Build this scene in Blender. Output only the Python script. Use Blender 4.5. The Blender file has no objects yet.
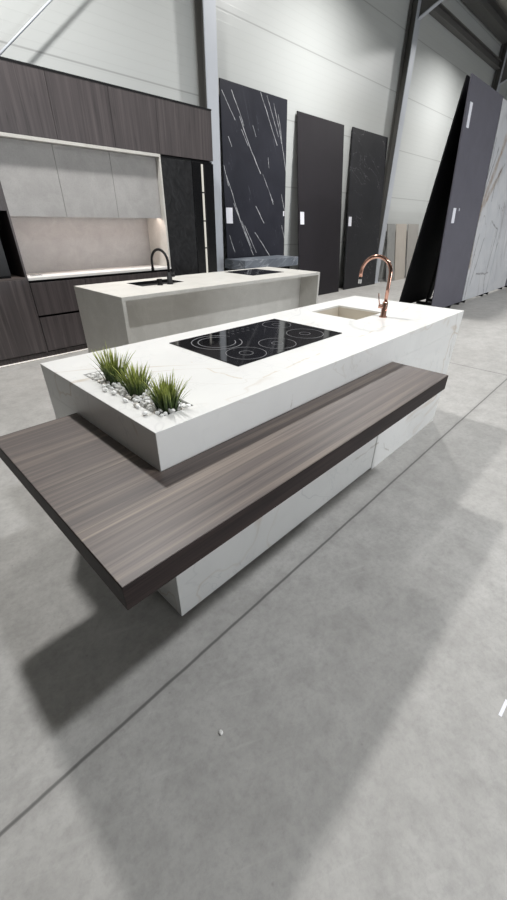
import bpy, bmesh, math, random
from mathutils import Vector, Matrix
random.seed(7)
S = bpy.context.scene
C = S.collection
PI = math.pi

# ------------------------------------------------------------------ mesh helpers
class MB:
    def __init__(s): s.v = []; s.f = []
    def add(s, vs, fs):
        n = len(s.v); s.v += [tuple(p) for p in vs]; s.f += [tuple(i+n for i in f) for f in fs]; return s
    def hexa(s, p):          # 8 points: bottom ring 0-3 (ccw from above), top ring 4-7
        return s.add(p, [(3,2,1,0),(4,5,6,7),(0,1,5,4),(1,2,6,5),(2,3,7,6),(3,0,4,7)])
    def box(s, x0, x1, y0, y1, z0, z1):
        return s.hexa([(x0,y0,z0),(x1,y0,z0),(x1,y1,z0),(x0,y1,z0),(x0,y0,z1),(x1,y0,z1),(x1,y1,z1),(x0,y1,z1)])
    def prism(s, poly, z0, z1):   # poly ccw in xy
        n = len(poly)
        return s.add([(x,y,z0) for x,y in poly]+[(x,y,z1) for x,y in poly],
            [tuple(range(n-1,-1,-1)), tuple(range(n,2*n))]+[(i,(i+1)%n,(i+1)%n+n,i+n) for i in range(n)])
    def prism_x(s, poly, x0, x1):  # poly in (y,z)
        n = len(poly)
        return s.add([(x0,y,z) for y,z in poly]+[(x1,y,z) for y,z in poly],
            [tuple(range(n-1,-1,-1)), tuple(range(n,2*n))]+[(i,(i+1)%n,(i+1)%n+n,i+n) for i in range(n)])
    def tube(s, pts, r, seg=12, cap=True):
        pts = [Vector(p) for p in pts]; n = len(pts)
        rs = r if isinstance(r, (list, tuple)) else [r]*n
        t0 = (pts[1]-pts[0]).normalized()
        u = t0.orthogonal().normalized(); base = len(s.v); prev = t0
        vs = []
        for i, p in enumerate(pts):
            t = (pts[min(i+1,n-1)]-pts[max(i-1,0)]).normalized()
            u = prev.rotation_difference(t) @ u; u = (u - t*u.dot(t)).normalized(); prev = t
            w = t.cross(u)
            for k in range(seg):
                a = 2*PI*k/seg; vs.append(p + (u*math.cos(a)+w*math.sin(a))*rs[i])
        fs = [(i*seg+k, i*seg+(k+1)%seg, (i+1)*seg+(k+1)%seg, (i+1)*seg+k) for i in range(n-1) for k in range(seg)]
        if cap: fs += [tuple(range(seg-1,-1,-1)), tuple((n-1)*seg+k for k in range(seg))]
        return s.add(vs, fs)
    def ring(s, cx, cy, z, r0, r1, a0=0, a1=2*PI, seg=64, h=.0004):
        n = seg; vs = []; full = abs(a1-a0-2*PI) < 1e-6; m = n if full else n+1
        for k in range(m):
            a = a0+(a1-a0)*k/n; c, d = math.cos(a), math.sin(a)
            vs += [(cx+c*r0,cy+d*r0,z),(cx+c*r1,cy+d*r1,z),(cx+c*r1,cy+d*r1,z+h),(cx+c*r0,cy+d*r0,z+h)]
        fs = []
        for k in range(n):
            a, b = 4*k, 4*((k+1) % m)
            fs += [(a+3,a+2,b+2,b+3),(a+1,b+1,b+2,a+2),(a,a+3,b+3,b),(a,b,b+1,a+1)]
        if not full: fs += [(0,1,2,3),(4*n+3,4*n+2,4*n+1,4*n)]
        return s.add(vs, fs)
    def slab_holes(s, x0, x1, y0, y1, z0, z1, holes):
        """box whose top is pierced by rectangular wells (hx0,hx1,hy0,hy1,depth)"""
        xs = sorted({x0,x1,*[h[0] for h in holes],*[h[1] for h in holes]})
        ys = sorted({y0,y1,*[h[2] for h in holes],*[h[3] for h in holes]})
        idx = {}
        vs = []; fs = []
        def V(x,y,z):
            k = (round(x,5),round(y,5),round(z,5))
            if k not in idx: idx[k] = len(vs); vs.append((x,y,z))
            return idx[k]
        def hole(i,j):
            cx, cy = (xs[i]+xs[i+1])/2, (ys[j]+ys[j+1])/2
            for h in holes:
                if h[0] < cx < h[1] and h[2] < cy < h[3]: return h
        nx, ny = len(xs)-1, len(ys)-1
        H = lambda i,j: hole(i,j) if 0 <= i < nx and 0 <= j < ny else None
        for i in range(nx):
            for j in range(ny):
                a,b,c,d = xs[i],xs[i+1],ys[j],ys[j+1]
                h = hole(i,j); zt = z1-h[4] if h else z1
                fs.append((V(a,c,zt),V(b,c,zt),V(b,d,zt),V(a,d,zt)))
                fs.append((V(a,d,z0),V(b,d,z0),V(b,c,z0),V(a,c,z0)))
                if h:
                    if H(i-1,j) is not h: fs.append((V(a,c,zt),V(a,d,zt),V(a,d,z1),V(a,c,z1)))
                    if H(i+1,j) is not h: fs.append((V(b,d,zt),V(b,c,zt),V(b,c,z1),V(b,d,z1)))
                    if H(i,j-1) is not h: fs.append((V(b,c,zt),V(a,c,zt),V(a,c,z1),V(b,c,z1)))
                    if H(i,j+1) is not h: fs.append((V(a,d,zt),V(b,d,zt),V(b,d,z1),V(a,d,z1)))
                if i == 0: fs.append((V(a,d,z0),V(a,c,z0),V(a,c,z1),V(a,d,z1)))
                if i == nx-1: fs.append((V(b,c,z0),V(b,d,z0),V(b,d,z1),V(b,c,z1)))
                if j == 0: fs.append((V(a,c,z0),V(b,c,z0),V(b,c,z1),V(a,c,z1)))
                if j == ny-1: fs.append((V(b,d,z0),V(a,d,z0),V(a,d,z1),V(b,d,z1)))
        return s.add(vs, fs)
    def build(s, name, mat, parent=None, bevel=0, smooth=False, seg=2, origin=None):
        me = bpy.data.meshes.new(name)
        if parent is not None:
            o0 = Vector(parent.get('_w', (0,0,0)))
        elif origin is not None: o0 = Vector(origin)
        else:
            xs = [p[0] for p in s.v]; ys = [p[1] for p in s.v]; zs = [p[2] for p in s.v]
            o0 = Vector(((min(xs)+max(xs))/2, (min(ys)+max(ys))/2, min(zs)))
        me.from_pydata([Vector(p)-o0 for p in s.v], [], s.f)
        bm = bmesh.new(); bm.from_mesh(me)
        bmesh.ops.recalc_face_normals(bm, faces=bm.faces); bm.to_mesh(me); bm.free()
        if smooth:
            for p in me.polygons: p.use_smooth = True
        me.materials.append(mat)
        o = bpy.data.objects.new(name, me); C.objects.link(o)
        if parent is not None: o.parent = parent
        else: o.location = o0
        o['_w'] = tuple(o0)
        if bevel:
            b = o.modifiers.new('bevel', 'BEVEL'); b.width = bevel; b.segments = seg; b.limit_method = 'ANGLE'; b.angle_limit = math.radians(40)
        return o

def thing(name, label, cat, loc, group=None):
    o = bpy.data.objects.new(name, None); C.objects.link(o); o.location = loc
    o.empty_display_size = .1
    o['_w'] = tuple(loc); o['label'] = label; o['category'] = cat
    if group: o['group'] = group
    return o
def tag(o, label, cat, group=None):
    o['label'] = label; o['category'] = cat
    if group: o['group'] = group
    return o
def struct(o): o['kind'] = 'structure'; return o

# ------------------------------------------------------------------ materials
def mat(name):
    m = bpy.data.materials.new(name); m.use_nodes = True
    nt = m.node_tree; b = nt.nodes['Principled BSDF']
    return m, nt, b
def nd(nt, t, **k):
    n = nt.nodes.new(t)
    for a, v in k.items():
        if a in n.inputs: n.inputs[a].default_value = v
        else: setattr(n, a, v)
    return n
def plain(name, col, rough=.5, metal=0, spec=.5, emit=None, strength=0):
    m, nt, b = mat(name)
    b.inputs['Base Color'].default_value = (*col, 1); b.inputs['Roughness'].default_value = rough
    b.inputs['Metallic'].default_value = metal; b.inputs['Specular IOR Level'].default_value = spec
    n = nd(nt, 'ShaderNodeTexNoise', Scale=35., Detail=3.)
    g = nd(nt, 'ShaderNodeNewGeometry'); nt.links.new(g.outputs['Position'], n.inputs['Vector'])
    r = nd(nt, 'ShaderNodeMapRange'); r.inputs['To Min'].default_value = max(.02, rough*.85); r.inputs['To Max'].default_value = min(1, rough*1.15)
    nt.links.new(n.outputs['Fac'], r.inputs['Value']); nt.links.new(r.outputs['Result'], b.inputs['Roughness'])
    if emit:
        b.inputs['Emission Color'].default_value = (*emit, 1); b.inputs['Emission Strength'].default_value = strength
    return m
def pos(nt, scale=(1,1,1), rot=(0,0,0)):
    g = nd(nt, 'ShaderNodeNewGeometry')
    r = nd(nt, 'ShaderNodeMapping'); r.inputs['Rotation'].default_value = rot
    nt.links.new(g.outputs['Position'], r.inputs['Vector'])
    s = nd(nt, 'ShaderNodeMapping'); s.inputs['Scale'].default_value = scale
    nt.links.new(r.outputs['Vector'], s.inputs['Vector'])
    return s.outputs['Vector']
def noise(nt, vec, scale, detail=4, rough=.55, dist=0):
    n = nd(nt, 'ShaderNodeTexNoise', Scale=scale, Detail=detail, Roughness=rough, Distortion=dist)
    nt.links.new(vec, n.inputs['Vector']); return n.outputs['Fac']
def ramp(nt, fac, stops):
    r = nd(nt, 'ShaderNodeValToRGB'); e = r.color_ramp.elements
    while len(e) < len(stops): e.new(.5)
    for k, (p, c) in zip(e, stops):
        k.position = p; k.color = (c, c, c, 1) if not hasattr(c, '__len__') else (*c, 1)
    nt.links.new(fac, r.inputs['Fac']); return r.outputs['Color']
def mul(nt, a, b):
    n = nd(nt, 'ShaderNodeMath', operation='MULTIPLY')
    nt.links.new(a, n.inputs[0])
    if isinstance(b, (int, float)): n.inputs[1].default_value = b
    else: nt.links.new(b, n.inputs[1])
    return n.outputs[0]
def mix(nt, fac, a, b):
    n = nd(nt, 'ShaderNodeMix', data_type='RGBA')
    if isinstance(fac, (int, float)): n.inputs[0].default_value = fac
    else: nt.links.new(fac, n.inputs[0])
    for i, x in ((6, a), (7, b)):
        if hasattr(x, 'links'): nt.links.new(x, n.inputs[i])
        else: n.inputs[i].default_value = (*x, 1)
    return n.outputs[2]
def bump(nt, b, h, strength, dist=.002):
    n = nd(nt, 'ShaderNodeBump', Strength=strength, Distance=dist)
    nt.links.new(h, n.inputs['Height']); nt.links.new(n.outputs['Normal'], b.inputs['Normal'])

def vein(nt, vec, scale, width, detail=3, dist=.6):
    f = noise(nt, vec, scale, detail, .5, dist)
    return ramp(nt, f, [(.5-width, 0), (.5, 1), (.5+width, 0)])

def m_marble(name, base, base2, veins, rough=.3, spec=.5, vd=3, vx=.6):
    """veins: list of (scale3, rot3, scale, width, colour, amount, maskscale, masklo, maskhi)"""
    m, nt, b = mat(name)
    p0 = pos(nt)
    col = mix(nt, ramp(nt, noise(nt, p0, 2.2, 5, .6, .8), [(.38, 0), (.68, 1)]), base, base2)
    for sc, rot, s, w, c, amt, ms, lo, hi in veins:
        v = vein(nt, pos(nt, sc, rot), s, w, vd, vx)
        k = ramp(nt, noise(nt, p0, ms, 2), [(lo, 0), (hi, 1)])
        col = mix(nt, mul(nt, mul(nt, v, k), amt), col, c)
    nt.links.new(col, b.inputs['Base Color']); b.inputs['Roughness'].default_value = rough; b.inputs['Specular IOR Level'].default_value = spec
    return m

def m_wood(name, scale, dark, mid, light, rough=.42, spec=.6):
    m, nt, b = mat(name)
    p = pos(nt, scale)
    f = noise(nt, p, 1, 5, .62, .25)
    f2 = noise(nt, pos(nt, tuple(x*.22 for x in scale)), 1, 3, .5, .6)
    c = ramp(nt, f, [(.3, dark), (.48, mid), (.70, light)])
    c = mix(nt, ramp(nt, f2, [(.35, 0), (.65, .6)]), c, mid)
    c = mix(nt, mul(nt, vein(nt, pos(nt, tuple(x*.45 for x in scale)), 1, .02), .5), c, tuple(x*.5 for x in dark))
    nt.links.new(c, b.inputs['Base Color']); b.inputs['Roughness'].default_value = rough
    bump(nt, b, f, .15, .001)
    b.inputs['Specular IOR Level'].default_value = spec
    return m

def m_stone(name, base, base2, scale=3., rough=.45, spec=.5):
    m, nt, b = mat(name)
    p = pos(nt)
    c = mix(nt, ramp(nt, noise(nt, p, scale, 8, .65, .5), [(.35, 0), (.68, 1)]), base, base2)
    c = mix(nt, ramp(nt, noise(nt, p, 90, 2), [(.45, 0), (.75, .35)]), c, tuple(x*.8 for x in base2))
    c = mix(nt, mul(nt, vein(nt, p, 1.6, .018, 5, 1.), .14), c, tuple(min(1, x*1.25) for x in base))
    b.inputs['Specular IOR Level'].default_value = spec
    nt.links.new(c, b.inputs['Base Color']); b.inputs['Roughness'].default_value = rough
    return m

def m_floor():
    m, nt, b = mat('polished_concrete')
    p = pos(nt)
    c = mix(nt, ramp(nt, noise(nt, p, .9, 6, .6, .4), [(.35, 0), (.66, 1)]), FLOOR_A, FLOOR_B)
    c = mix(nt, ramp(nt, noise(nt, p, 7, 8, .75), [(.40, 0), (.72, .8)]), c, tuple(x*.72 for x in FLOOR_A))
    c = mix(nt, ramp(nt, noise(nt, p, 38, 6, .8), [(.46, 0), (.78, .55)]), c, tuple(x*.6 for x in FLOOR_A))
    c = mix(nt, ramp(nt, noise(nt, pos(nt, (3, 30, 1), (0, 0, .5)), 1, 4), [(.6, 0), (.85, .35)]), c, tuple(min(1, x*1.25) for x in FLOOR_B))
    # small pits
    vo = nd(nt, 'ShaderNodeTexVoronoi', Scale=9.); nt.links.new(p, vo.inputs['Vector'])
    pit = ramp(nt, vo.outputs['Distance'], [(.0, 1), (.055, 0)])
    c = mix(nt, mul(nt, pit, .45), c, tuple(x*.35 for x in FLOOR_A))
    # saw-cut joints along x (y = .722 + 5k) and y (x = 4.87 + 5.2k), slightly wandering
    sx = nd(nt, 'ShaderNodeSeparateXYZ')
    wob = nd(nt, 'ShaderNodeTexNoise', Scale=6., Detail=3.); nt.links.new(p, wob.inputs['Vector'])
    wm = nd(nt, 'ShaderNodeVectorMath', operation='SCALE'); wm.inputs['Scale'].default_value = .008
    ws = nd(nt, 'ShaderNodeVectorMath', operation='ADD')
    nt.links.new(wob.outputs['Color'], wm.inputs[0]); nt.links.new(wm.outputs[0], ws.inputs[0]); nt.links.new(p, ws.inputs[1])
    nt.links.new(ws.outputs[0], sx.inputs[0])
    for ax, off, per in (('Y', .726, 5.), ('X', 4.874, 5.2)):
        a = nd(nt, 'ShaderNodeMath', operation='SUBTRACT'); nt.links.new(sx.outputs[ax], a.inputs[0]); a.inputs[1].default_value = off-per/2
        w = nd(nt, 'ShaderNodeMath', operation='WRAP'); nt.links.new(a.outputs[0], w.inputs[0]); w.inputs[1].default_value = per; w.inputs[2].default_value = 0
        d = nd(nt, 'ShaderNodeMath', operation='SUBTRACT'); nt.links.new(w.outputs[0], d.inputs[0]); d.inputs[1].default_value = per/2
        e = nd(nt, 'ShaderNodeMath', operation='ABSOLUTE'); nt.links.new(d.outputs[0], e.inputs[0])
        l = ramp(nt, e.outputs[0], [(.0, 1), (.0035, .9), (.0065, 0)])
        c = mix(nt, mul(nt, l, .9), c, (.055, .053, .052))
        l2 = ramp(nt, e.outputs[0], [(.0, 1), (.035, 0)])
        c = mix(nt, mul(nt, l2, .25), c, tuple(x*.55 for x in FLOOR_A))
    nt.links.new(c, b.inputs['Base Color'])
    r = nd(nt, 'ShaderNodeMapRange'); r.inputs['To Min'].default_value = .42; r.inputs['To Max'].default_value = .65
    nt.links.new(noise(nt, p, 3, 4), r.inputs['Value']); nt.links.new(r.outputs['Result'], b.inputs['Roughness'])
    b.inputs['Specular IOR Level'].default_value = .35
    return m

def m_wall():
    m, nt, b = mat('white_sandwich_panel')
    p = pos(nt); sx = nd(nt, 'ShaderNodeSeparateXYZ'); nt.links.new(p, sx.inputs[0])
    a = nd(nt, 'ShaderNodeMath', operation='ADD'); nt.links.new(sx.outputs['Z'], a.inputs[0]); a.inputs[1].default_value = .95-.5
    fr = nd(nt, 'ShaderNodeMath', operation='FRACT'); nt.links.new(a.outputs[0], fr.inputs[0])
    d = nd(nt, 'ShaderNodeMath', operation='SUBTRACT'); nt.links.new(fr.outputs[0], d.inputs[0]); d.inputs[1].default_value = .5
    e = nd(nt, 'ShaderNodeMath', operation='ABSOLUTE'); nt.links.new(d.outputs[0], e.inputs[0])
    j = ramp(nt, e.outputs[0], [(.0, 1), (.006, .8), (.012, 0)])
    q = nd(nt, 'ShaderNodeMath', operation='MULTIPLY'); nt.links.new(sx.outputs['Z'], q.inputs[0]); q.inputs[1].default_value = 2*PI/.1
    si = nd(nt, 'ShaderNodeMath', operation='SINE'); nt.links.new(q.outputs[0], si.inputs[0])
    rib = ramp(nt, si.outputs[0], [(.93, 0), (1., 1)])
    c = mix(nt, mul(nt, rib, .10), WALL, tuple(x*.5 for x in WALL))
    c = mix(nt, mul(nt, j, .55), c, (.2, .2, .2))
    nt.links.new(c, b.inputs['Base Color']); b.inputs['Roughness'].default_value = .33
    b.inputs['Specular IOR Level'].default_value = .5
    h = nd(nt, 'ShaderNodeMath', operation='ADD'); nt.links.new(rib, h.inputs[0])
    nt.links.new(mul(nt, noise(nt, pos(nt, (1.5, 1.5, 18)), 1, 2), .8), h.inputs[1])
    bump(nt, b, h.outputs[0], .12, .003)
    return m

def segments(nt, segs, flat=True, wob=.03, wscale=5., breakup=.4):
    """mask of natural mineral streaks: 1 along each listed line (a, b, half width)"""
    p = pos(nt, (1, 0, 1) if flat else (1, 1, 1))
    n = nd(nt, 'ShaderNodeTexNoise', Scale=wscale, Detail=3.); nt.links.new(p, n.inputs['Vector'])
    c0 = nd(nt, 'ShaderNodeVectorMath', operation='SUBTRACT'); nt.links.new(n.outputs['Color'], c0.inputs[0]); c0.inputs[1].default_value = (.5, .5, .5)
    c1 = nd(nt, 'ShaderNodeVectorMath', operation='MULTIPLY'); nt.links.new(c0.outputs[0], c1.inputs[0]); c1.inputs[1].default_value = (wob, 0 if flat else wob, wob)
    c2 = nd(nt, 'ShaderNodeVectorMath', operation='ADD'); nt.links.new(c1.outputs[0], c2.inputs[0]); nt.links.new(p, c2.inputs[1])
    q = c2.outputs[0]; acc = None
    for ax, ay, az, bx, by, bz, w in segs:
        a = Vector((ax, ay, az)); d = Vector((bx, by, bz))-a
        s0 = nd(nt, 'ShaderNodeVectorMath', operation='SUBTRACT'); nt.links.new(q, s0.inputs[0]); s0.inputs[1].default_value = a
        dt = nd(nt, 'ShaderNodeVectorMath', operation='DOT_PRODUCT'); nt.links.new(s0.outputs[0], dt.inputs[0]); dt.inputs[1].default_value = d/d.length_squared
        cl = nd(nt, 'ShaderNodeClamp'); nt.links.new(dt.outputs['Value'], cl.inputs['Value'])
        sc = nd(nt, 'ShaderNodeVectorMath', operation='SCALE'); sc.inputs[0].default_value = d; nt.links.new(cl.outputs[0], sc.inputs['Scale'])
        df = nd(nt, 'ShaderNodeVectorMath', operation='DISTANCE'); nt.links.new(s0.outputs[0], df.inputs[0]); nt.links.new(sc.outputs[0], df.inputs[1])
        mr = nd(nt, 'ShaderNodeMapRange'); nt.links.new(df.outputs['Value'], mr.inputs['Value'])
        mr.inputs['From Min'].default_value = w; mr.inputs['From Max'].default_value = w*.25
        if acc is None: acc = mr.outputs[0]
        else:
            m = nd(nt, 'ShaderNodeMath', operation='MAXIMUM'); nt.links.new(acc, m.inputs[0]); nt.links.new(mr.outputs[0], m.inputs[1]); acc = m.outputs[0]
    bk = ramp(nt, noise(nt, p, 9, 4, .7), [(.36, 1-breakup), (.6, 1)])
    return mul(nt, acc, bk)
def add_streaks(m, segs, col, amt, **k):
    nt = m.node_tree; b = nt.nodes['Principled BSDF']; l = b.inputs['Base Color'].links[0]
    old = l.from_socket
    nt.links.new(mix(nt, mul(nt, segments(nt, segs, **k), amt), old, col), b.inputs['Base Color'])

FLOOR_A = (.385, .374, .358); FLOOR_B = (.46, .45, .435)
WALL = (.54, .555, .545)
gold = (.42, .30, .17); greyv = (.42, .42, .43)
M_calac = m_marble('white_marble', (.75, .745, .728), (.70, .695, .68), [
    ((1, 2.6, 2.2), (0, 0, .35), .9, .012, gold, .5, 1.1, .47, .62),
    ((1, 2.2, 2.), (.3, 0, -.5), 1.3, .008, greyv, .4, 1.6, .45, .6),
    ((1, 1.7, 1.7), (0, .2, .9), 2.6, .010, (.5, .45, .38), .3, 2.2, .48, .62),
    ((9, 5, 4), (0, .4, .4), 2.2, .03, (.45, .46, .47), .35, 6., .5, .68),
    ], .38)
add_streaks(M_calac, [[2.137, 1.07, 0.9, 1.997, 1.045, 0.9, 0.01], [1.997, 1.045, 0.9, 1.915, 1.049, 0.9, 0.01], [1.915, 1.049, 0.9, 1.889, 1.1, 0.9, 0.01], [1.889, 1.1, 0.9, 1.833, 1.104, 0.9, 0.01], [2.165, 1.071, 0.9, 2.299, 1.06, 0.9, 0.005], [2.299, 1.06, 0.9, 2.358, 1.034, 0.9, 0.005], [0.988, 1.876, 0.9, 1.146, 1.93, 0.9, 0.006], [1.146, 1.93, 0.9, 1.16, 1.794, 0.9, 0.006], [0.99, 1.395, 0.9, 0.982, 1.175, 0.9, 0.005], [0.982, 1.175, 0.9, 1.007, 1.05, 0.9, 0.005], [1.079, 0.994, 0.9, 1.344, 1.005, 0.9, 0.006], [1.344, 1.005, 0.9, 1.544, 1.025, 0.9, 0.006]], (.50, .37, .22), .65, flat=False, wob=.05, wscale=9., breakup=.6)
add_streaks(M_calac, [[3.012, 0.893, 0.895, 3.057, 0.893, 0.776, 0.012], [3.057, 0.893, 0.776, 3.062, 0.893, 0.664, 0.012], [3.062, 0.893, 0.664, 3.095, 0.893, 0.565, 0.012], [1.155, 0.893, 0.828, 1.153, 0.893, 0.784, 0.006], [1.153, 0.893, 0.784, 1.151, 0.893, 0.738, 0.006], [1.806, 0.893, 0.197, 1.957, 0.893, 0.191, 0.012], [1.957, 0.893, 0.191, 2.075, 0.893, 0.203, 0.012], [2.075, 0.893, 0.203, 2.113, 0.893, 0.202, 0.012], [2.215, 0.893, 0.16, 2.25, 0.893, 0.103, 0.007], [2.25, 0.893, 0.103, 2.319, 0.893, 0.052, 0.007]], (.36, .32, .26), .6, flat=False, wob=.04, wscale=12., breakup=.5)
M_wood_x = m_wood('smoked_oak_lengthwise', (.8, 42, 42), (.044, .034, .032), (.088, .068, .062), (.22, .175, .14), .47)
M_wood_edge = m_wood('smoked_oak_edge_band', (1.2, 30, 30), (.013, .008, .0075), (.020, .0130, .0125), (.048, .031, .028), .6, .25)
M_wood_z = m_wood('smoked_oak_upright', (34, 34, .9), (.034, .027, .028), (.062, .051, .052), (.108, .090, .090), .45)
M_basin = m_marble('beige_marble', (.62, .575, .50), (.55, .50, .43), [((1, 2, 2), (0, .3, .4), 2., .015, gold, .6, 2., .45, .6)], .4)
M_stone = m_stone('beige_grey_stone', (.62, .605, .57), (.53, .515, .48), 3.5, .42)
M_stone2 = m_stone('grey_beige_cabinet_stone', (.40, .388, .38), (.335, .325, .317), 5., .5)
M_black_marble = m_marble('black_marble_white_veins', (.028, .029, .039), (.021, .022, .030), [
    ((16, 16, .8), (0, .30, 0), 1., .004, (.16, .16, .19), .8, 2.6, .50, .62)], .4, .3, 1, .1)
add_streaks(M_black_marble, [(5.325,0,3.179,5.573,0,2.791,0.0075),(5.477,0,2.888,5.746,0,2.480,0.0094),(5.746,0,2.480,5.963,0,2.191,0.0083),(5.972,0,3.260,6.401,0,2.623,0.0079),(6.133,0,3.245,6.427,0,2.749,0.0064),(5.520,0,2.729,5.668,0,2.546,0.0071),(5.218,0,2.610,5.284,0,2.492,0.0075),(5.118,0,3.144,5.377,0,2.834,0.0064),(5.136,0,2.118,5.413,0,1.533,0.0075),(5.289,0,1.726,5.749,0,0.927,0.0079),(5.465,0,1.466,5.709,0,1.040,0.0086),(5.841,0,1.693,6.048,0,1.435,0.0090),(5.804,0,1.292,6.210,0,0.889,0.0083),(6.166,0,2.428,6.185,0,2.287,0.0064),(6.219,0,1.893,6.308,0,1.741,0.0071),(6.547,0,1.907,6.796,0,1.166,0.0064),(5.155,0,1.247,5.275,0,0.982,0.0075),(5.546,0,1.398,5.829,0,0.962,0.0071),(6.419,0,3.047,6.679,0,2.191,0.0064),(6.021,0,2.179,6.307,0,1.776,0.0064),(6.301,0,3.174,6.521,0,2.667,0.0060),(6.565,0,1.399,6.758,0,0.927,0.0075),(5.780,0,2.818,5.858,0,2.684,0.0060),(5.096,0,2.232,5.176,0,1.970,0.0064)], (.72, .73, .75), .95, wob=.035, wscale=4., breakup=.75)
M_black_soft = m_marble('black_stone_faint_veins', (.024, .024, .027), (.018, .018, .021), [
    ((2, 2, 7), (0, -.5, 0), .8, .008, (.25, .25, .26), .6, 1.5, .48, .6)], .45, .25)
M_black_plain = m_stone('plain_anthracite_slab', (.022, .019, .023), (.018, .016, .019), 2., .5, .25)
M_grey_slab = m_stone('grey_slab', (.118, .114, .142), (.100, .096, .120), 2.5, .45, .35)
M_black_back = plain('black_slab', (.008, .008, .009), .6, 0, .2)
M_ornate = m_marble('white_slab_brown_veins', (.60, .60, .62), (.50, .51, .54), [
    ((1.6, 1.6, .35), (0, .45, 0), .9, .03, (.34, .33, .34), .6, 1.2, .46, .58),
    ((2.4, 2.4, .6), (0, .4, 0), 1.1, .010, (.15, .14, .14), .8, 1., .48, .58)], .3)
add_streaks(M_ornate, [(9.756, 0, 2.819, 9.506, 0, 2.32, 0.10), (9.506, 0, 2.32, 9.274, 0, 1.965, 0.10), (9.274, 0, 1.965, 9.111, 0, 1.608, 0.10), (9.111, 0, 1.608, 9.046, 0, 1.201, 0.10), (9.046, 0, 1.201, 9.158, 0, 0.723, 0.10), (9.88, 0, 2.348, 9.535, 0, 2.016, 0.07), (9.535, 0, 2.016, 9.28, 0, 1.77, 0.07)], (.27, .18, .11), .9, wob=.16, wscale=3., breakup=.7)
add_streaks(M_ornate, [(9.448, 0, 2.643, 9.291, 0, 2.304, 0.026), (9.291, 0, 2.304, 9.12, 0, 1.881, 0.026), (10.011, 0, 2.473, 9.664, 0, 2.14, 0.024), (9.664, 0, 2.14, 9.665, 0, 1.863, 0.024), (9.977, 0, 1.493, 10.527, 0, 1.36, 0.022), (10.527, 0, 1.36, 10.428, 0, 0.747, 0.022), (10.428, 0, 0.747, 10.351, 0, 0.404, 0.022), (10.351, 0, 0.404, 10.538, 0, 0.05, 0.022), (9.736, 0, 1.189, 9.563, 0, 0.791, 0.024), (9.563, 0, 0.791, 9.42, 0, 0.334, 0.024), (9.674, 0, 0.528, 10.54, 0, 0.501, 0.022), (9.196, 0, 2.756, 9.205, 0, 2.406, 0.02), (9.205, 0, 2.406, 9.101, 0, 2.144, 0.02), (9.355, 0, 1.281, 9.292, 0, 0.849, 0.022), (9.292, 0, 0.849, 9.26, 0, 0.348, 0.022), (9.26, 0, 0.348, 9.266, 0, 0.108, 0.022)], (.08, .075, .08), .9, wob=.12, wscale=4., breakup=.6)
M_grey_marble = m_marble('blue_grey_marble', (.17, .19, .22), (.11, .125, .15), [
    ((1.2, 2, 6), (0, .5, 0), 1.6, .03, (.45, .47, .5), .8, 2., .42, .6)], .35)
M_floor = m_floor(); M_wall = m_wall()
M_ceiling = plain('ceiling_sheet', (.50, .48, .43), .6)
M_dark_side = plain('hall_cladding', (.10, .105, .11), .6)
M_steel = plain('galvanised_steel', (.50, .525, .57), .42, .1)
M_shaded_steel = plain('shaded_grey_steel', (.12, .118, .112), .5)  # shade on webs, rear flanges and beams is put into this darker grey
M_black_glass = plain('black_glass', (.006, .006, .007), .06, 0, .5)
M_black_gloss = plain('black_gloss_panel', (.006, .006, .007), .22)
M_black_matt = plain('matt_black', (.009, .009, .010), .55, 0, .22)
M_oven_glass = plain('smoked_oven_glass', (.02, .02, .021), .3, 0, .15)
M_ring = plain('printed_grey', (.20, .20, .21), .4)
M_copper = plain('polished_copper', (.58, .33, .255), .16, 1.)
M_copper_dark = plain('dark_aerator_ring', (.02, .02, .02), .4)
M_chrome = plain('pale_chrome', (.85, .85, .85), .15, .6)
M_white = plain('white_quartz', (.72, .71, .69), .4)
M_sticker = plain('white_paper', (.78, .78, .84), .7)
M_pebble = plain('white_pebble', (.90, .895, .88), .6)
M_pebble2 = plain('cream_pebble', (.74, .70, .64), .6)
M_led = plain('led_diffuser', (.9, .9, .85), .5, emit=(1, .84, .76), strength=18)
M_led2 = plain('led_rod', (.2, .2, .2), .5, emit=(1, .96, .84), strength=.6)
M_led3 = plain('plinth_led', (.9, .9, .85), .5, emit=(1, .93, .86), strength=.9)
M_alu = plain('brushed_aluminium', (.45, .45, .45), .35, .8)
M_board1 = m_stone('grey_sample', (.30, .30, .29), (.24, .24, .235), 4, .5)
M_board2 = m_stone('beige_sample', (.46, .42, .37), (.42, .38, .34), 4, .5)
M_board3 = m_stone('warm_grey_sample', (.36, .34, .32), (.31, .30, .28), 4, .5)
def m_bumpy():
    m, nt, b = mat('black_rippled_stone')
    f = noise(nt, pos(nt, (1, 1, .8), (0, .5, 0)), 9, 3, .55, 1.6)
    c = ramp(nt, f, [(.35, (.008, .008, .009)), (.7, (.022, .022, .024))])
    nt.links.new(c, b.inputs['Base Color']); b.inputs['Roughness'].default_value = .4; b.inputs['Specular IOR Level'].default_value = .3
    bump(nt, b, f, .5, .02); return m
M_ripple = m_bumpy()
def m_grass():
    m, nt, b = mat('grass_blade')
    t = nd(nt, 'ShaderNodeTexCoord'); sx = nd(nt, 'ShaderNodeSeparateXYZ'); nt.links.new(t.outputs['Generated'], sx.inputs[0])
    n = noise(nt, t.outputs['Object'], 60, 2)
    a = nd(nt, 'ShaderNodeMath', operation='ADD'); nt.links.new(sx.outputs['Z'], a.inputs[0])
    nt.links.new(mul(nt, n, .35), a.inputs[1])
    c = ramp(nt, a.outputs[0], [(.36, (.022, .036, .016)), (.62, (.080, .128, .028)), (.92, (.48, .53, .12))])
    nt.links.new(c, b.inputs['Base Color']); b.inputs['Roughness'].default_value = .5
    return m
M_grass = m_grass()

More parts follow.
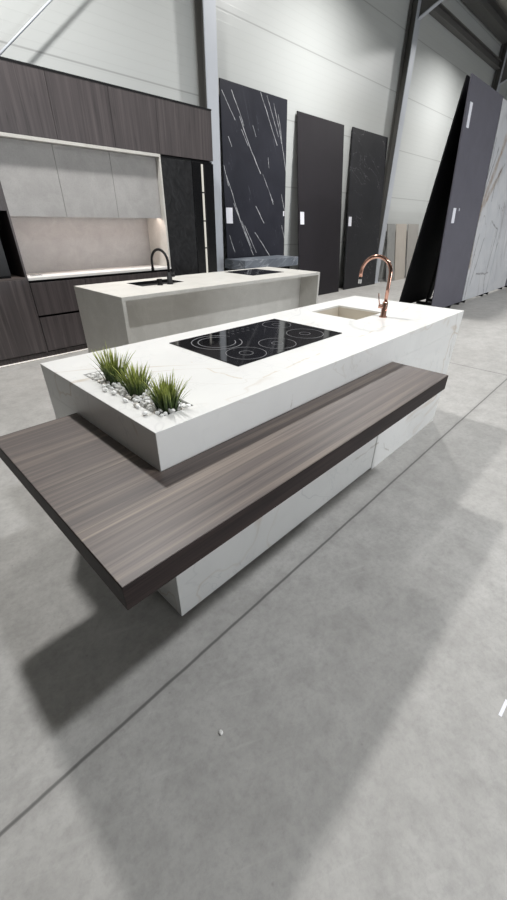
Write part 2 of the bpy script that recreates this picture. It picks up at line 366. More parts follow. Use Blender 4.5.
# ------------------------------------------------------------------ hall
WY = 5.8; XR = 18.2; XL = -9.; YF = -12.
struct(MB().box(XL, XR, YF, WY, -.15, 0).build('floor', M_floor))
struct(MB().box(XL, XR, WY, WY+.12, 0, 6.4).build('wall_back', M_wall))
struct(MB().box(XR, XR+.12, YF, WY, 0, 6.4).build('wall_right', M_wall))
struct(MB().box(XL-.12, XL, YF, WY, 0, 6.4).build('wall_left', M_dark_side))
struct(MB().box(XL, XR, YF-.12, YF, 0, 8.2).build('wall_front', M_dark_side))
sl = .09
struct(MB().prism_x([(WY+.12, 6.4), (WY+.12, 6.5), (YF-.12, 6.5+sl*18), (YF-.12, 6.4+sl*18)], XL, XR).build('ceiling', M_ceiling))

def column(x0, x1, label):
    y0 = 5.58; xm = (x0+x1)/2
    t = thing('steel_column', label, 'column', (xm, 5.6, 0), 'steel columns along the back wall')
    MB().box(x0, x1, y0, y0+.018, .02, 6.2).build('flange', M_steel, t, .002)
    MB().box(xm-.006, xm+.006, y0+.018, WY-.042, .02, 6.2).build('web', M_shaded_steel, t)  # same steel as the front flange, coloured darker for its shaded side
    MB().box(x0, x1, WY-.042, WY-.03, .02, 6.2).build('flange', M_shaded_steel, t)
    MB().box(x0-.04, x1+.04, y0-.04, WY-.003, .0, .02).build('base_plate', M_steel, t)
    # haunched rafter end rising towards the hall
    MB().prism_x([(y0-.002, 5.20), (y0-.002, 6.25), (2.2, 6.62), (2.2, 6.55)], xm-.005, xm+.005).build('haunch', M_shaded_steel, t)
    MB().hexa([(x0+.06, 2.2, 6.53), (x1-.06, 2.2, 6.53), (x1-.06, y0-.004, 5.18), (x0+.06, y0-.004, 5.18),
               (x0+.06, 2.2, 6.55), (x1-.06, 2.2, 6.55), (x1-.06, y0-.004, 5.20), (x0+.06, y0-.004, 5.20)]).build('haunch_flange', M_steel, t)
    return t
column(4.765, 4.985, 'galvanised steel column between dark tall cabinets and veined black slab')
column(10.66, 10.88, 'grey steel column right of the three black wall slabs, with sloping haunch')
column(16.62, 16.84, 'far dark steel column behind top of the grey A-frame slab')
for nm, y0, y1, z0, z1, lab in (('wall_beam', 5.64, WY-.01, 5.52, 5.70, 'lower thin grey steel beam running along top of white wall'),
                           ('eaves_beam', 5.45, 5.75, 6.08, 6.36, 'upper thick dark steel beam where white wall meets ceiling')):
    for k, (a, b) in enumerate(((5.0, 10.64), (10.90, 16.60))):
        if k == 0: continue
        t = thing(nm, lab, 'beam', ((a+b)/2, (y0+y1)/2, z0))
        MB().box(a, b, y0, y1, z1-.02, z1).build('flange', M_shaded_steel, t)
        MB().box(a, b, y0, y1, z0, z0+.02).build('flange', M_shaded_steel, t)
        MB().box(a, b, (y0+y1)/2-.006, (y0+y1)/2+.006, z0+.02, z1-.02).build('web', M_shaded_steel, t)
# wind bracing rod in front of the wall
s_ = (3.476-2.919)/(2.765-2.089)
rp = lambda x: (x, 5.63, 2.93+s_*(x-2.075))
tag(MB().tube([rp(.5), rp(4.80)], .011, 10).build('bracing_rod', M_steel, smooth=True), 'thin diagonal steel bracing rod on white wall above dark cabinets', 'rod')

# ------------------------------------------------------------------ front island
X0, X1, Y0, Y1, ZT, ZB = .503, 3.145, .893, 1.807, .90, .76
isl = thing('kitchen_island', 'white marble kitchen island in the foreground with inset hob, sink and planting slot', 'kitchen island', ((X0+X1)/2, (Y0+Y1)/2, 0))
SL = (.575, .708, .972, 1.535)          # planting slot
SK = (2.30, 2.655, 1.285, 1.655)        # sink
wt = MB().slab_holes(X0, X1, Y0, Y1, ZB, ZT, [(*SL, .055), (*SK, .135)]).build('worktop', M_calac, isl, .0015)
MB().box(X0, 2.0885, Y0+.003, Y1, .018, ZB).build('base_panel', M_calac, isl, .0005)
MB().box(X0+.03, 2.05, Y0+.03, Y1-.03, .0, .018).build('plinth', M_black_matt, isl)
MB().box(2.09, X1, Y0, Y1, 0, ZB).build('end_panel', M_calac, isl)
# sink basin lining and strainer
MB().slab_holes(SK[0]+.0005, SK[1]-.0005, SK[2]+.0005, SK[3]-.0005, ZT-.1345, ZT-.012, [(SK[0]+.004, SK[1]-.004, SK[2]+.004, SK[3]-.004, .119)]).build('sink_basin', M_basin, isl)
MB().ring(2.48, 1.47, ZT-.1309, .0, .035, seg=24, h=.003).build('sink_drain', M_chrome, isl)

# bar counter wrapping the island
bx0, bx1, by0, byb = .19, 2.081, .577, 1.51
poly = [(bx0, by0), (bx1, by0), (bx1, Y0-.001), (X0-.001, Y0-.001), (X0-.001, byb), (bx0, byb)]
bar = thing('breakfast_bar', 'L-shaped dark smoked-wood breakfast bar wrapped round the white island', 'bar counter', (.6, .75, .682))
e_ = .02
inner = [(bx0+e_, by0+e_), (bx1-e_, by0+e_), (bx1-e_, Y0-.001), (X0-.001, Y0-.001), (X0-.001, byb-e_), (bx0+e_, byb-e_)]
MB().prism([(bx0+.0015, by0+.0015), (bx1-.0015, by0+.0015), (bx1-.0015, Y0-.001), (X0-.001, Y0-.001), (X0-.001, byb-.0015), (bx0+.0015, byb-.0015)], .7565, ZB).build('bar_top', M_wood_x, bar, .0008)
MB().prism(inner, .684, .756).build('core', M_wood_edge, bar)
eb = MB()
eb.prism([(bx0, by0), (bx1, by0), (bx1-e_, by0+e_), (bx0+e_, by0+e_)], .682, .7562).build('edge_band', M_wood_edge, bar, .001)
MB().prism([(bx0, by0), (bx0+e_, by0+e_), (bx0+e_, byb-e_), (bx0, byb)], .682, .7562).build('edge_band', M_wood_edge, bar, .001)
MB().prism([(bx1, by0), (bx1, Y0-.001), (bx1-e_, Y0-.001), (bx1-e_, by0+e_)], .682, .7562).build('edge_band', M_wood_edge, bar, .001)
MB().prism([(bx0, byb), (bx0+e_, byb-e_), (X0-.001, byb-e_), (X0-.001, byb)], .682, .7562).build('edge_band', M_wood_edge, bar, .001)

# hob on the front island
def hob(name, label, x0, x1, y0, y1, zones, marks=True):
    t = thing(name, label, 'hob', ((x0+x1)/2, (y0+y1)/2, ZT))
    MB().box(x0, x1, y0, y1, ZT, ZT+.004).build('glass_plate', M_black_glass, t, .0012)
    z = ZT+.0042
    for cx, cy, rs in zones:
        m = MB()
        for r, w, a0, a1 in rs: m.ring(cx, cy, z, r-w, r+w, a0, a1)
        m.build('cooking_zone', M_ring, t)
    if marks:
        m = MB()
        for i in range(5):
            for j in range(2):
                MB().ring(1.46+i*.04, 1.575+j*.045, z, .006, .0068, seg=16).build('touch_key', M_ring, t)
    return t
F2 = (0, 2*PI)
hob('induction_hob', 'large black glass hob with five ring zones on the front white island', 1.098, 1.926, 1.155, 1.674, [
    (1.282, 1.508, [(.132, .0022, .3, 6.0), (.098, .0022, .5, 5.9)]),
    (1.258, 1.266, [(.098, .0014, *F2), (.034, .0012, *F2)]),
    (1.494, 1.273, [(.098, .0014, *F2), (.030, .0012, *F2)]),
    (1.760, 1.297, [(.105, .0014, *F2), (.030, .0012, *F2)]),
    (1.808, 1.552, [(.088, .0012, *F2), (.028, .0010, *F2)])])
hob('induction_hob', 'small black glass hob on the far beige island', 3.52, 4.09, 3.42, 3.93, [
    (3.68, 3.60, [(.09, .001, *F2)]), (3.93, 3.75, [(.09, .001, *F2)])], False)

# copper tap
tx, ty = 2.505, 1.205
tap = thing('mixer_tap', 'tall copper gooseneck mixer tap beside sink of the front white island', 'tap', (tx, ty, ZT))
MB().tube([(tx, ty, ZT), (tx, ty, ZT+.006), (tx, ty, ZT+.010), (tx, ty, ZT+.095), (tx, ty, ZT+.100)], [.026, .026, .0185, .0175, .0135], 24).build('body', M_copper, tap, smooth=True)
R = .100; zc = ZT+.262
pts = [(tx, ty, ZT+.098), (tx, ty, ZT+.18), (tx, ty, zc)]
pts += [(tx-.02*(1-math.cos(a))/2, ty+R*(1-math.cos(a)), zc+R*math.sin(a)) for a in [PI*k/28 for k in range(1, 29)]]
e = pts[-1]; pts.append((e[0], e[1], e[2]-.03))
MB().tube(pts, .0118, 16).build('spout', M_copper, tap, smooth=True)
MB().tube([(e[0], e[1], e[2]-.03), (e[0], e[1], e[2]-.042)], .0125, 16).build('ring', M_copper_dark, tap, smooth=False)
MB().tube([(e[0], e[1], e[2]-.042), (e[0], e[1], e[2]-.068)], .0112, 16).build('aerator', M_chrome, tap, smooth=False)
hv = MB().tube([(tx, ty, ZT+.066), (tx-.022, ty+.036, ZT+.070)], .0135, 16).build('valve', M_copper, tap)
MB().tube([(tx-.017, ty+.030, ZT+.075), (tx-.020, ty+.040, ZT+.11), (tx-.022, ty+.047, ZT+.148)], [.004, .0035, .003], 10).build('lever', M_copper, tap, smooth=True)

# planting slot: grass tufts and pebbles
def tuft(x, y, h, n, label, seed):
    rnd = random.Random(seed)
    t = thing('grass_plant', label, 'plant', (x, y, ZT-.054), 'grass tufts in the planting slot')
    m = MB()
    for i in range(n):
        a = rnd.uniform(0, 2*PI); r0 = .032*math.sqrt(rnd.random()); 
        lean = (r0/.032)*rnd.uniform(.02, .072)+rnd.uniform(0, .008); hh = h*rnd.uniform(.60, 1.)+.028
        if i == 0: lean = .004; hh = h*1.12+.028
        a2 = a+rnd.uniform(-.5, .5)
        bx, by = x+r0*math.cos(a), y+r0*math.sin(a); w = rnd.uniform(.0034, .0052)
        sd = Vector((-math.sin(a2), math.cos(a2), 0)); tw = rnd.uniform(-.9, .9)
        vs = []; n_ = 6
        for k in range(n_+1):
            u = k/n_; d = lean*u**2.1
            p = Vector((bx+math.cos(a2)*d, by+math.sin(a2)*d, ZT-.05+hh*(u-.12*u**3*lean/.1)))
            ww = w*(1-u**2.2)+.0002
            q = Matrix.Rotation(tw*u, 3, 'Z') @ sd
            nrm = Vector((math.cos(a2), math.sin(a2), .0))*.0012*(1-u)
            vs += [p-q*ww, p+nrm, p+q*ww, p-nrm*.2]
        fs = []
        for k in range(n_):
            b = 4*k
            for j in range(4): fs.append((b+j, b+(j+1)%4, b+4+(j+1)%4, b+4+j))
        fs += [(0,1,2,3), (4*n_+3,4*n_+2,4*n_+1,4*n_)]
        m.add(vs, fs)
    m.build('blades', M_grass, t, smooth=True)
    MB().tube([(x, y, ZT-.054), (x, y, ZT-.035)], .030, 14).build('root_ball', M_black_matt, t)
tuft(.640, 1.392, .158, 130, 'grass tuft at the far end of the planting slot, leftmost of three', 3)
tuft(.640, 1.222, .135, 130, 'middle grass tuft of the three in the planting slot', 11)
tuft(.640, 1.030, .140, 140, 'grass tuft nearest the front corner of the white island', 23)

def pebble_mesh(seed, r):
    rnd = random.Random(seed)
    bm = bmesh.new(); bmesh.ops.create_icosphere(bm, subdivisions=2, radius=1)
    k = [Vector((rnd.uniform(-1,1), rnd.uniform(-1,1), rnd.uniform(-1,1))).normalized() for _ in range(5)]
    for v in bm.verts:
        p = v.co.copy()
        for q in k:
            d = p.dot(q)
            if d > .72: p -= q*(d-.72)
        v.co = Vector((p.x*r*rnd.uniform(.97,1.03), p.y*r*.8, p.z*r*.66))
    me = bpy.data.meshes.new('pebble'); bm.to_mesh(me); bm.free()
    return me
meshes = []
for i in range(6):
    me = pebble_mesh(i, .0125); me.materials.append(M_pebble if i < 5 else M_pebble2); meshes.append(me)
rnd = random.Random(5)
src = bpy.data.objects.new('pebble', meshes[0])
tufts = [(.640, 1.392), (.640, 1.222), (.640, 1.030)]
placed = []; first = True
def put_pebble(x, y, z, sc, label='small white pebble among the grass tufts in the planting slot'):
    global first
    o = src if first else src.copy()
    first = False
    o.data = meshes[rnd.randrange(6)]
    o.location = (x, y, z); o.rotation_euler = (rnd.uniform(-.4,.4), rnd.uniform(-.4,.4), rnd.uniform(0, 6.28)); o.scale = (sc,)*3
    C.objects.link(o); placed.append((x, y, z, sc))
    tag(o, label, 'pebble', 'loose pebbles beside the slot' if 'loose' in label else 'white pebbles in the planting slot')
tries = 0
for layer, zz in ((0, ZT-.044), (1, ZT-.026), (2, ZT-.006)):
    cnt = 0
    for _ in range(4000):
        if cnt >= (70, 95, 105)[layer]: break
        sc = rnd.uniform(.75, 1.25)
        m_ = .0125
        ylo, yhi = (SL[2]+m_, SL[3]-m_) if layer < 1 else (SL[2]+.013, SL[3]-.016)
        x = rnd.uniform(SL[0]+m_, SL[1]-m_); y = rnd.uniform(ylo, yhi)
        if any((x-a)**2+(y-b)**2 < .030**2 for a, b in tufts): continue
        if any((x-a)**2+(y-b)**2+(zz-c)**2*1.6 < (.0094*(sc+d))**2 for a, b, c, d in placed): continue
        put_pebble(x, y, zz+rnd.uniform(-.002, .002), sc); cnt += 1
for x, y in ((.556, 1.16), (.560, 1.085), (.563, 1.10), (.552, 1.30), (.548, 1.02), (.561, 1.25), (.566, 1.335)):
    put_pebble(x, y, ZT+.008, rnd.uniform(.7, 1.), 'small white pebble lying loose on the worktop rim left of the planting slot')

# ------------------------------------------------------------------ second island
A0, A1, B0, B1 = 1.622, 4.455, 3.112, 4.03
T = .032
i2 = thing('kitchen_island', 'beige stone waterfall island behind the white one, with black tap and sink', 'kitchen island', ((A0+A1)/2, (B0+B1)/2, 0))
SK2 = (2.09, 2.60, 3.545, 3.86)
MB().slab_holes(A0, A1, B0, B1, ZT-T, ZT, [(*SK2, .028)]).build('worktop', M_stone, i2, .0015)
MB().box(A0, A0+T, B0, B1, 0, ZT-T).build('side_panel', M_stone, i2, .0015)
MB().box(A1-T, A1, B0, B1, 0, ZT-T).build('side_panel', M_stone, i2, .0015)
MB().box(A0+T, A1-T, 3.40, 3.43, .0, ZT-T).build('front_panel', M_stone, i2)
MB().box(A0+T, A1-T, B1-.03, B1-.01, .06, ZT-T).build('back_panel', M_wood_z, i2)
MB().slab_holes(SK2[0]+.0003, SK2[1]-.0003, SK2[2]+.0003, SK2[3]-.0003, ZT-.0278, ZT-.0001, [(SK2[0]+.006, SK2[1]-.006, SK2[2]+.006, SK2[3]-.006, .0265)]).build('sink_bowl', M_black_matt, i2)

ux, uy = 2.385, 3.50
t2 = thing('mixer_tap', 'black gooseneck mixer tap on the far beige island', 'tap', (ux, uy, ZT))
MB().tube([(ux, uy, ZT), (ux, uy, ZT+.008), (ux, uy, ZT+.012), (ux, uy, ZT+.11)], [.034, .034, .026, .025], 18).build('body', M_black_matt, t2, smooth=True)
R2 = .145; z2 = ZT+.19
p2 = [(ux, uy, ZT+.1), (ux, uy, z2)]
p2 += [(ux, uy+R2*(1-math.cos(a)), z2+R2*.8*math.sin(a)) for a in [PI*k/26 for k in range(1, 27)]]
q = p2[-1]; p2 += [(q[0], q[1], q[2]-.06)]
MB().tube(p2, .0125, 14).build('spout', M_black_matt, t2, smooth=True)
MB().tube([(q[0], q[1], q[2]-.06), (q[0], q[1], q[2]-.085)], .016, 14).build('aerator', M_black_matt, t2)
MB().tube([(ux, uy, ZT+.085), (ux+.05, uy-.02, ZT+.085)], .021, 14).build('valve', M_black_matt, t2)
MB().tube([(ux+.04, uy-.016, ZT+.085), (ux+.06, uy-.02, ZT+.15)], .006, 10).build('lever', M_black_matt, t2)
sd = thing('soap_dispenser', 'short black dispenser knob left of the black tap', 'dispenser', (2.272, 3.512, ZT))
MB().tube([(2.272, 3.512, ZT), (2.272, 3.512, ZT+.006), (2.272, 3.512, ZT+.01), (2.272, 3.512, ZT+.04)], [.03, .03, .02, .02], 16).build('collar', M_black_matt, sd)
MB().tube([(2.272, 3.512, ZT+.04), (2.272, 3.512, ZT+.055)], .027, 16).build('cap', M_black_matt, sd)

# ------------------------------------------------------------------ cabinet wall
CF, CB = 4.95, 5.55     # front and back of carcasses
G = .002
names = ['leftmost, above the oven tower', 'above the leftmost pale stone door', 'above the middle pale stone door', 'above the right pale stone door', 'widest, rightmost, above the black panels']
for (a, b), w in zip(((.86, 1.51), (1.51, 2.167), (2.167, 2.822), (2.822, 3.42), (3.42, 4.283)), names):
    t = thing('top_cabinet', 'dark wood top cabinet with upright grain, '+w, 'cabinet', ((a+b)/2, 5.25, 2.167), 'row of dark top cabinets')
    MB().box(a+.001, b-.001, CF+.02, CB, 2.168, 2.690).build('body', M_black_matt, t)
    MB().box(a+G/1.2, b-G/1.2, CF, CF+.0195, 2.167, 2.695).build('door', M_wood_z, t, .001)
tag(MB().box(.86, 4.284, CF-.004, CB, 2.696, 2.712).build('cornice_board', M_black_matt), 'thin dark capping board along top of the dark cabinet wall', 'board')

# oven tower
t = thing('tall_cabinet', 'dark wood tower at left edge housing the black oven', 'cabinet', (1.19, 5.25, 0))
MB().box(.865, .885, CF+.02, CB, .065, 2.165).build('side_panel', M_wood_z, t)
MB().box(1.488, 1.508, CF+.002, CB, .065, 2.165).build('side_panel', M_wood_z, t)
MB().box(.885, 1.488, CB-.02, CB, .065, 2.165).build('back_panel', M_black_matt, t)
MB().box(.885, 1.488, CF+.001, CB-.02, .885, .907).build('shelf', M_wood_x, t)
MB().box(.885, 1.488, CF+.02, CB-.02, 1.53, 1.55).build('shelf', M_black_matt, t)
MB().box(.868, 1.486, CF, CF+.0195, .085, .884).build('door', M_wood_z, t, .001)
MB().box(.868, 1.486, CF, CF+.0195, 1.53, 2.163).build('door', M_wood_z, t, .001)
MB().box(.868, 1.508, CF+.045, CF+.06, .0, .065).build('plinth', M_wood_z, t)
ov = thing('oven', 'black built-in oven in the dark tower at left edge', 'oven', (1.18, 5.2, .907))
MB().box(.895, 1.36, CF+.05, CB-.03, .908, 1.50).build('body', M_black_matt, ov)
MB().box(.893, 1.362, CF+.03, CF+.05, .93, 1.37).build('door', M_oven_glass, ov, .002)
MB().box(.893, 1.362, CF+.03, CF+.05, 1.375, 1.50).build('control_panel', M_oven_glass, ov, .002)
MB().tube([(.93, CF+.005, 1.33), (1.33, CF+.005, 1.33)], .008, 10).build('handle', M_black_matt, ov)

# pale niche: liner, wall cabinets, worktop, base units
N0, N1 = 1.512, 3.418
ni = thing('niche_lining', 'pale stone lining of cooking niche between dark tower and black panels', 'wall panelling', ((N0+N1)/2, 5.3, .90))
MB().box(N0, N1, 5.40, 5.42, .901, 2.135).build('splashback', M_stone2, ni)
MB().box(N1-.022, N1, CF, 5.40, .901, 2.135).build('side_lining', M_stone, ni, .001)
MB().box(N0, N1, CF, 5.40, 2.136, 2.165).build('top_lining', M_stone, ni, .001)
wc = ['leftmost of three, next to the oven tower', 'middle one of three', 'rightmost of three, with bright lamp spot beneath']
for (a, b), w in zip(((1.514, 2.122), (2.122, 2.765), (2.765, 3.393)), wc):
    t = thing('wall_cabinet', 'pale grey stone-faced wall cabinet in the niche, '+w, 'cabinet', ((a+b)/2, 5.2, 1.49), 'pale stone wall cabinets')
    MB().box(a+.002, b-.002, 5.045, 5.398, 1.515, 2.133).build('body', M_stone2, t)
    MB().box(a+.002, b-.002, 5.025, 5.0445, 1.482, 2.133).build('door', M_stone2, t, .001)
led = thing('led_strip', 'warm light strip under the pale wall cabinets', 'light', (2.45, 5.3, 1.485))
MB().box(1.53, 3.37, 5.06, 5.11, 1.505, 1.5145).build('profile', M_alu, led)
MB().box(1.53, 3.37, 5.065, 5.105, 1.501, 1.505).build('diffuser', M_led, led)
wk = tag(MB().box(N0, N1, CF-.004, 5.40, .872, .90).build('worktop', M_white, bevel=.0015), 'slim white worktop along the back wall niche', 'worktop')
pk = thing('power_outlet', 'small flush outlet lying on left end of the white niche worktop', 'outlet', (1.66, 5.12, .90))
MB().box(1.60, 1.72, 5.09, 5.15, .90, .906).build('cover', M_alu, pk, .001)
MB().box(1.615, 1.705, 5.10, 5.115, .906, .9075).build('slot', M_black_matt, pk)
nb = ['leftmost, next to the oven tower', 'middle, behind the beige island', 'rightmost, next to the black panels']
for (a, b), w in zip(((1.512, 2.147), (2.147, 2.782), (2.782, 3.418)), nb):
    t = thing('base_cabinet', 'dark wood drawer cabinet under the white worktop, '+w, 'cabinet', ((a+b)/2, 5.25, 0), 'dark base cabinets')
    MB().box(a+.001, b-.001, CF+.04, 5.40, .065, .871).build('body', M_black_matt, t)
    MB().box(a+.0025, b-.0025, CF, CF+.0195, .085, .472).build('drawer', M_wood_z, t, .001)
    MB().box(a+.0025, b-.0025, CF, CF+.0195, .497, .845).build('drawer', M_wood_z, t, .001)
    MB().box(a, b, CF+.045, CF+.06, 0, .064).build('plinth', M_wood_z, t)
pl = thing('led_strip', 'light strip glowing at floor under the dark plinth', 'light', (2.1, 5.0, .04))
MB().box(.88, 3.40, CF+.028, CF+.0445, .003, .009).build('diffuser', M_led3, pl)

# black panels right of the niche
t = thing('tall_cabinet', 'tall cabinet with rippled black stone door right of pale niche', 'cabinet', (3.66, 5.25, 0))
MB().box(3.422, 3.905, CF+.022, CB, .06, 2.160).build('body', M_black_matt, t)
MB().box(3.424, 3.90, CF, CF+.0195, .065, 2.135).build('door', M_ripple, t, .001)
MB().box(3.422, 3.905, CF+.045, CF+.06, 0, .06).build('plinth', M_black_matt, t)
t = thing('display_cabinet', 'narrow glossy black cabinet with a vertical light rod beside the steel column', 'cabinet', (4.09, 5.25, 0))
MB().box(3.908, 4.282, CF+.03, CB, .06, 2.160).build('body', M_black_matt, t)
MB().box(3.910, 4.060, CF, CF+.028, .065, 2.135).build('door', M_black_gloss, t, .001)
MB().box(4.115, 4.281, CF, CF+.028, .065, 2.135).build('door', M_black_gloss, t, .001)
MB().box(4.080, 4.098, CF+.004, CF+.028, .12, 2.12).build('light_rod', M_led2, t)
for z in (.50, 1.115, 1.46, 1.80):
    MB().box(4.06, 4.115, CF+.0, CF+.0035, z-.008, z+.008).build('bracket', M_black_matt, t)
MB().box(3.908, 4.282, CF+.045, CF+.06, 0, .06).build('plinth', M_black_matt, t)

# ------------------------------------------------------------------ slabs on the back wall
def leaning(name, label, x0, x1, yb, zb, yt, zt, m, th=.02, group=None, cat='stone slab', stickers=()):
    """slab whose front face runs from (yb,zb) up to (yt,zt)"""
    d = Vector((0, yt-yb, zt-zb)).normalized(); n = Vector((0, d.z, -d.y))*(1 if yt >= yb else -1)
    if n.y < 0: n = -n
    t = thing(name, label, cat, ((x0+x1)/2, yb, zb), group)
    f = lambda x, y, z, k: (x, y+n.y*k, z+n.z*k)
    MB().hexa([f(x0,yb,zb,0), f(x1,yb,zb,0), f(x1,yb,zb,th), f(x0,yb,zb,th), f(x0,yt,zt,0), f(x1,yt,zt,0), f(x1,yt,zt,th), f(x0,yt,zt,th)]).build('slab_panel', m, t, .0015)
    for sx, sz, w, h in stickers:
        def g(x, z, k):
            u = (z-zb)/(zt-zb); return f(x, yb+(yt-yb)*u, z, k)
        MB().hexa([g(sx,sz,-.0015), g(sx+w,sz,-.0015), g(sx+w,sz,-.0002), g(sx,sz,-.0002), g(sx,sz+h,-.0015), g(sx+w,sz+h,-.0015), g(sx+w,sz+h,-.0002), g(sx,sz+h,-.0002)]).build('sticker', M_sticker, t)
    return t
ws = 'large wall slabs'
leaning('stone_slab', 'black stone slab with white diagonal veins, leaning on wall by steel column', 5.085, 6.655, 5.56, .03, 5.66, 3.275, M_black_marble, .02, ws, stickers=[(5.10, 1.43, .15, .23), (6.60, 1.56, .035, .08)])
leaning('stone_slab', 'plain anthracite slab without veins, middle of three on the back wall', 7.055, 8.62, 5.42, 0, 5.75, 3.20, M_black_plain, .02, ws, stickers=[(7.11, 1.42, .13, .22)])
leaning('stone_slab', 'black slab with faint grey veins, leaning on wall left of grey steel column', 8.95, 10.53, 5.48, 0, 5.75, 3.215, M_black_soft, .02, ws, stickers=[(8.99, 1.39, .13, .19)])
# sample boards
for x0, x1, m, lab in ((11.15, 11.60, M_board1, 'dark grey sample board leaning low on the wall right of steel column'),
                       (11.66, 12.32, M_board2, 'beige sample board between two grey ones at the wall'),
                       (12.42, 13.15, M_board3, 'warm grey sample board beside the black A-frame slab')):
    leaning('sample_board', lab, x0, x1, 5.45, 0, 5.70, 1.445, m, .02, 'sample boards on the wall', 'sample board')

# grey marble vanity top on a low dark pedestal
va = thing('vanity_unit', 'thick blue-grey marble top on dark base behind the beige island', 'vanity unit', (5.6, 5.25, 0))
MB().box(4.885, 6.30, 4.93, 5.44, .755, .90).build('marble_top', M_grey_marble, va, .003)
MB().box(5.0, 6.2, 5.05, 5.43, 0, .755).build('pedestal', M_black_matt, va)

# ------------------------------------------------------------------ A-frame with slabs at right
fr = thing('slab_rack', 'black steel A-frame rack carrying the grey and black slabs at right', 'rack', (8.3, 3.0, 0))
for x in (8.45, 8.95):
    MB().box(x, x+.06, 2.69, 3.38, 0, .05).build('foot', M_black_matt, fr)
    MB().tube([(x+.03, 2.80, .05), (x+.03, 2.985, 3.0)], .022, 8).build('strut', M_black_matt, fr)
    MB().tube([(x+.03, 3.18, .05), (x+.03, 2.995, 3.0)], .022, 8).build('strut', M_black_matt, fr)
MB().box(8.4, 9.05, 2.985, 3.0, 2.95, 3.02).build('ridge_bar', M_black_matt, fr)
leaning('stone_slab', 'tall plain grey slab with two white labels, on near side of the rack', 7.52, 9.11, 2.69, .051, 2.925, 3.31, M_grey_slab, .02, None,
        stickers=[(7.64, 2.72, .11, .30), (7.72, 1.46, .13, .22), (7.98, 1.64, .03, .04)])
bk = thing('stone_slab', 'black slab on the far dark side of the rack, edge on', 'stone slab', (8.3, 3.33, .051))
MB().hexa([(7.52,3.335,.051),(9.11,3.335,.051),(9.11,3.355,.051),(7.52,3.355,.051),(7.52,2.985,3.30),(9.11,2.985,3.30),(9.11,3.005,3.30),(7.52,3.005,3.30)]).build('slab_panel', M_black_back, bk, .001)
leaning('stone_slab', 'white slab with dark and brown veins, next to the grey one at right edge', 9.14, 10.73, 2.69, .051, 2.925, 3.29, M_ornate, .02, 'white veined slabs')
leaning('stone_slab', 'second white veined slab, farther right, mostly cut by right edge', 10.75, 12.34, 2.69, .051, 2.925, 3.29, M_ornate, .02, 'white veined slabs')
leaning('stone_slab', 'dark slab beyond the white veined slabs at far right edge', 12.40, 13.99, 2.69, .051, 2.925, 3.29, M_grey_slab, .02)
f2 = thing('slab_rack', 'black steel rack under the white veined slabs at right edge', 'rack', (11.5, 3.0, 0))
for x in (9.3, 10.5, 10.9, 12.1, 12.6, 13.7):
    MB().box(x, x+.06, 2.69, 3.38, 0, .05).build('foot', M_black_matt, f2)
    MB().tube([(x+.03, 2.80, .05), (x+.03, 2.985, 3.0)], .022, 8).build('strut', M_black_matt, f2)
    MB().tube([(x+.03, 3.38, .05), (x+.03, 2.995, 3.0)], .022, 8).build('strut', M_black_matt, f2)
MB().box(9.2, 13.9, 2.985, 3.0, 2.95, 3.02).build('ridge_bar', M_black_matt, f2)

# litter on the floor
cm = pebble_mesh(77, .009); cm.materials.append(M_white)
ch = bpy.data.objects.new('stone_chip', cm); C.objects.link(ch); ch.location = (.341, .467, .0055); ch.rotation_euler = (0, 0, .9)
tag(ch, 'tiny white stone chip alone on the concrete floor before the island', 'chip')
tp = tag(MB().add([(1.043,-.184,0),(1.116,-.188,0),(1.116,-.178,0),(1.043,-.174,0),(1.043,-.184,.001),(1.116,-.188,.001),(1.116,-.178,.001),(1.043,-.174,.001)],
    [(3,2,1,0),(4,5,6,7),(0,1,5,4),(1,2,6,5),(2,3,7,6),(3,0,4,7)]).build('tape_scrap', M_sticker), 'white tape scrap on the floor at right edge', 'tape')

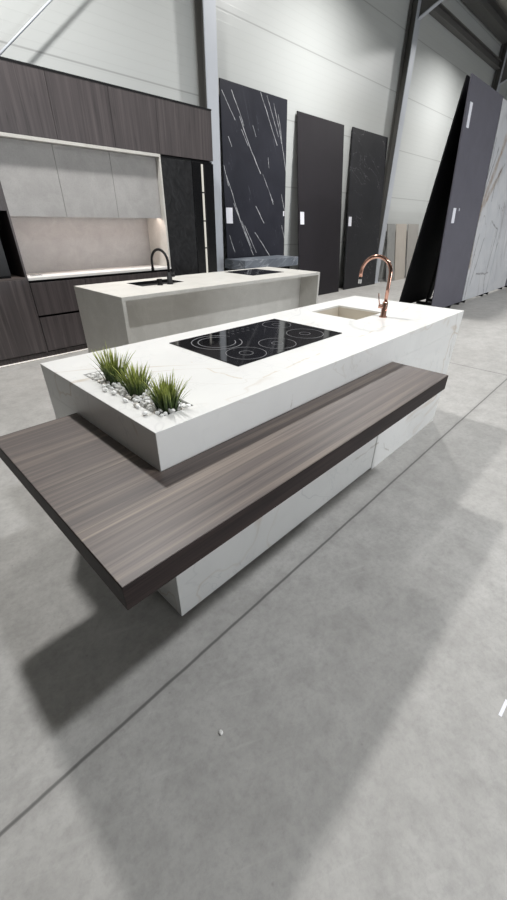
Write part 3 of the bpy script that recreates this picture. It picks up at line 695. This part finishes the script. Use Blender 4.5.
# ------------------------------------------------------------------ lights: high-bay lamps
PW = 172; GATE = 520
for x in (1.8, 7.4, 13.0):
    for y in (3.8, -1.4, -6.6):
        l = bpy.data.lights.new('high_bay_lamp', 'AREA'); l.shape = 'DISK'; l.size = .36; l.energy = PW*(1.1 if y > 3 else .78 if y > -3 else .25); l.spread = math.radians(150); l.color = (1, .99, .97) if y > 3 else (.95, .975, 1.)
        o = bpy.data.objects.new('high_bay_lamp', l); C.objects.link(o); o.location = (x, y, 5.6)
# daylight through the open gate in the front wall
gx0, gx1, gz = 2.0, 8.5, 2.3
gf = MB().box(gx0-.15, gx0, YF, YF+.12, 0, gz).box(gx1, gx1+.15, YF, YF+.12, 0, gz).box(gx0-.15, gx1+.15, YF, YF+.12, gz, gz+.15)
struct(gf.build('door_1', M_steel))
l = bpy.data.lights.new('gate_daylight', 'AREA'); l.shape = 'RECTANGLE'; l.size = gx1-gx0; l.size_y = gz; l.energy = GATE; l.color = (.90, .95, 1.)
o = bpy.data.objects.new('gate_daylight', l); C.objects.link(o); o.location = ((gx0+gx1)/2, YF+.05, gz/2+.02); o.rotation_euler = (PI/2, 0, 0)
w = bpy.data.worlds.new('world'); S.world = w; w.use_nodes = True
w.node_tree.nodes['Background'].inputs[0].default_value = (.5, .52, .56, 1); w.node_tree.nodes['Background'].inputs[1].default_value = .2

# ------------------------------------------------------------------ camera
F = 373.97; p_, r_, y_ = .545677, -.008048, .80400
cp, sp, cr, sr, cy, sy = math.cos(p_), math.sin(p_), math.cos(r_), math.sin(r_), math.cos(y_), math.sin(y_)
f = Vector((sy*cp, cy*cp, -sp)); rt = Vector((cy, -sy, 0)); d = f.cross(rt)
r2 = rt*cr+d*sr; d2 = d*cr-rt*sr
cam = bpy.data.cameras.new('camera'); co = bpy.data.objects.new('camera', cam); C.objects.link(co)
cam.sensor_fit = 'HORIZONTAL'; cam.sensor_width = 36; cam.lens = 36*F/507; cam.clip_start = .02; cam.clip_end = 200
m = Matrix((r2, -d2, -f)).transposed().to_4x4(); m.translation = Vector((0, 0, 1.44)); co.matrix_world = m
S.camera = co
S.view_settings.view_transform = 'Standard'; S.view_settings.look = 'None'; S.view_settings.gamma = 1; S.view_settings.use_curve_mapping = False
S.view_settings.exposure = 0
S.cycles.use_denoising = True
S.cycles.max_bounces = 8
for o in list(S.objects):
    if '_w' in o: del o['_w']
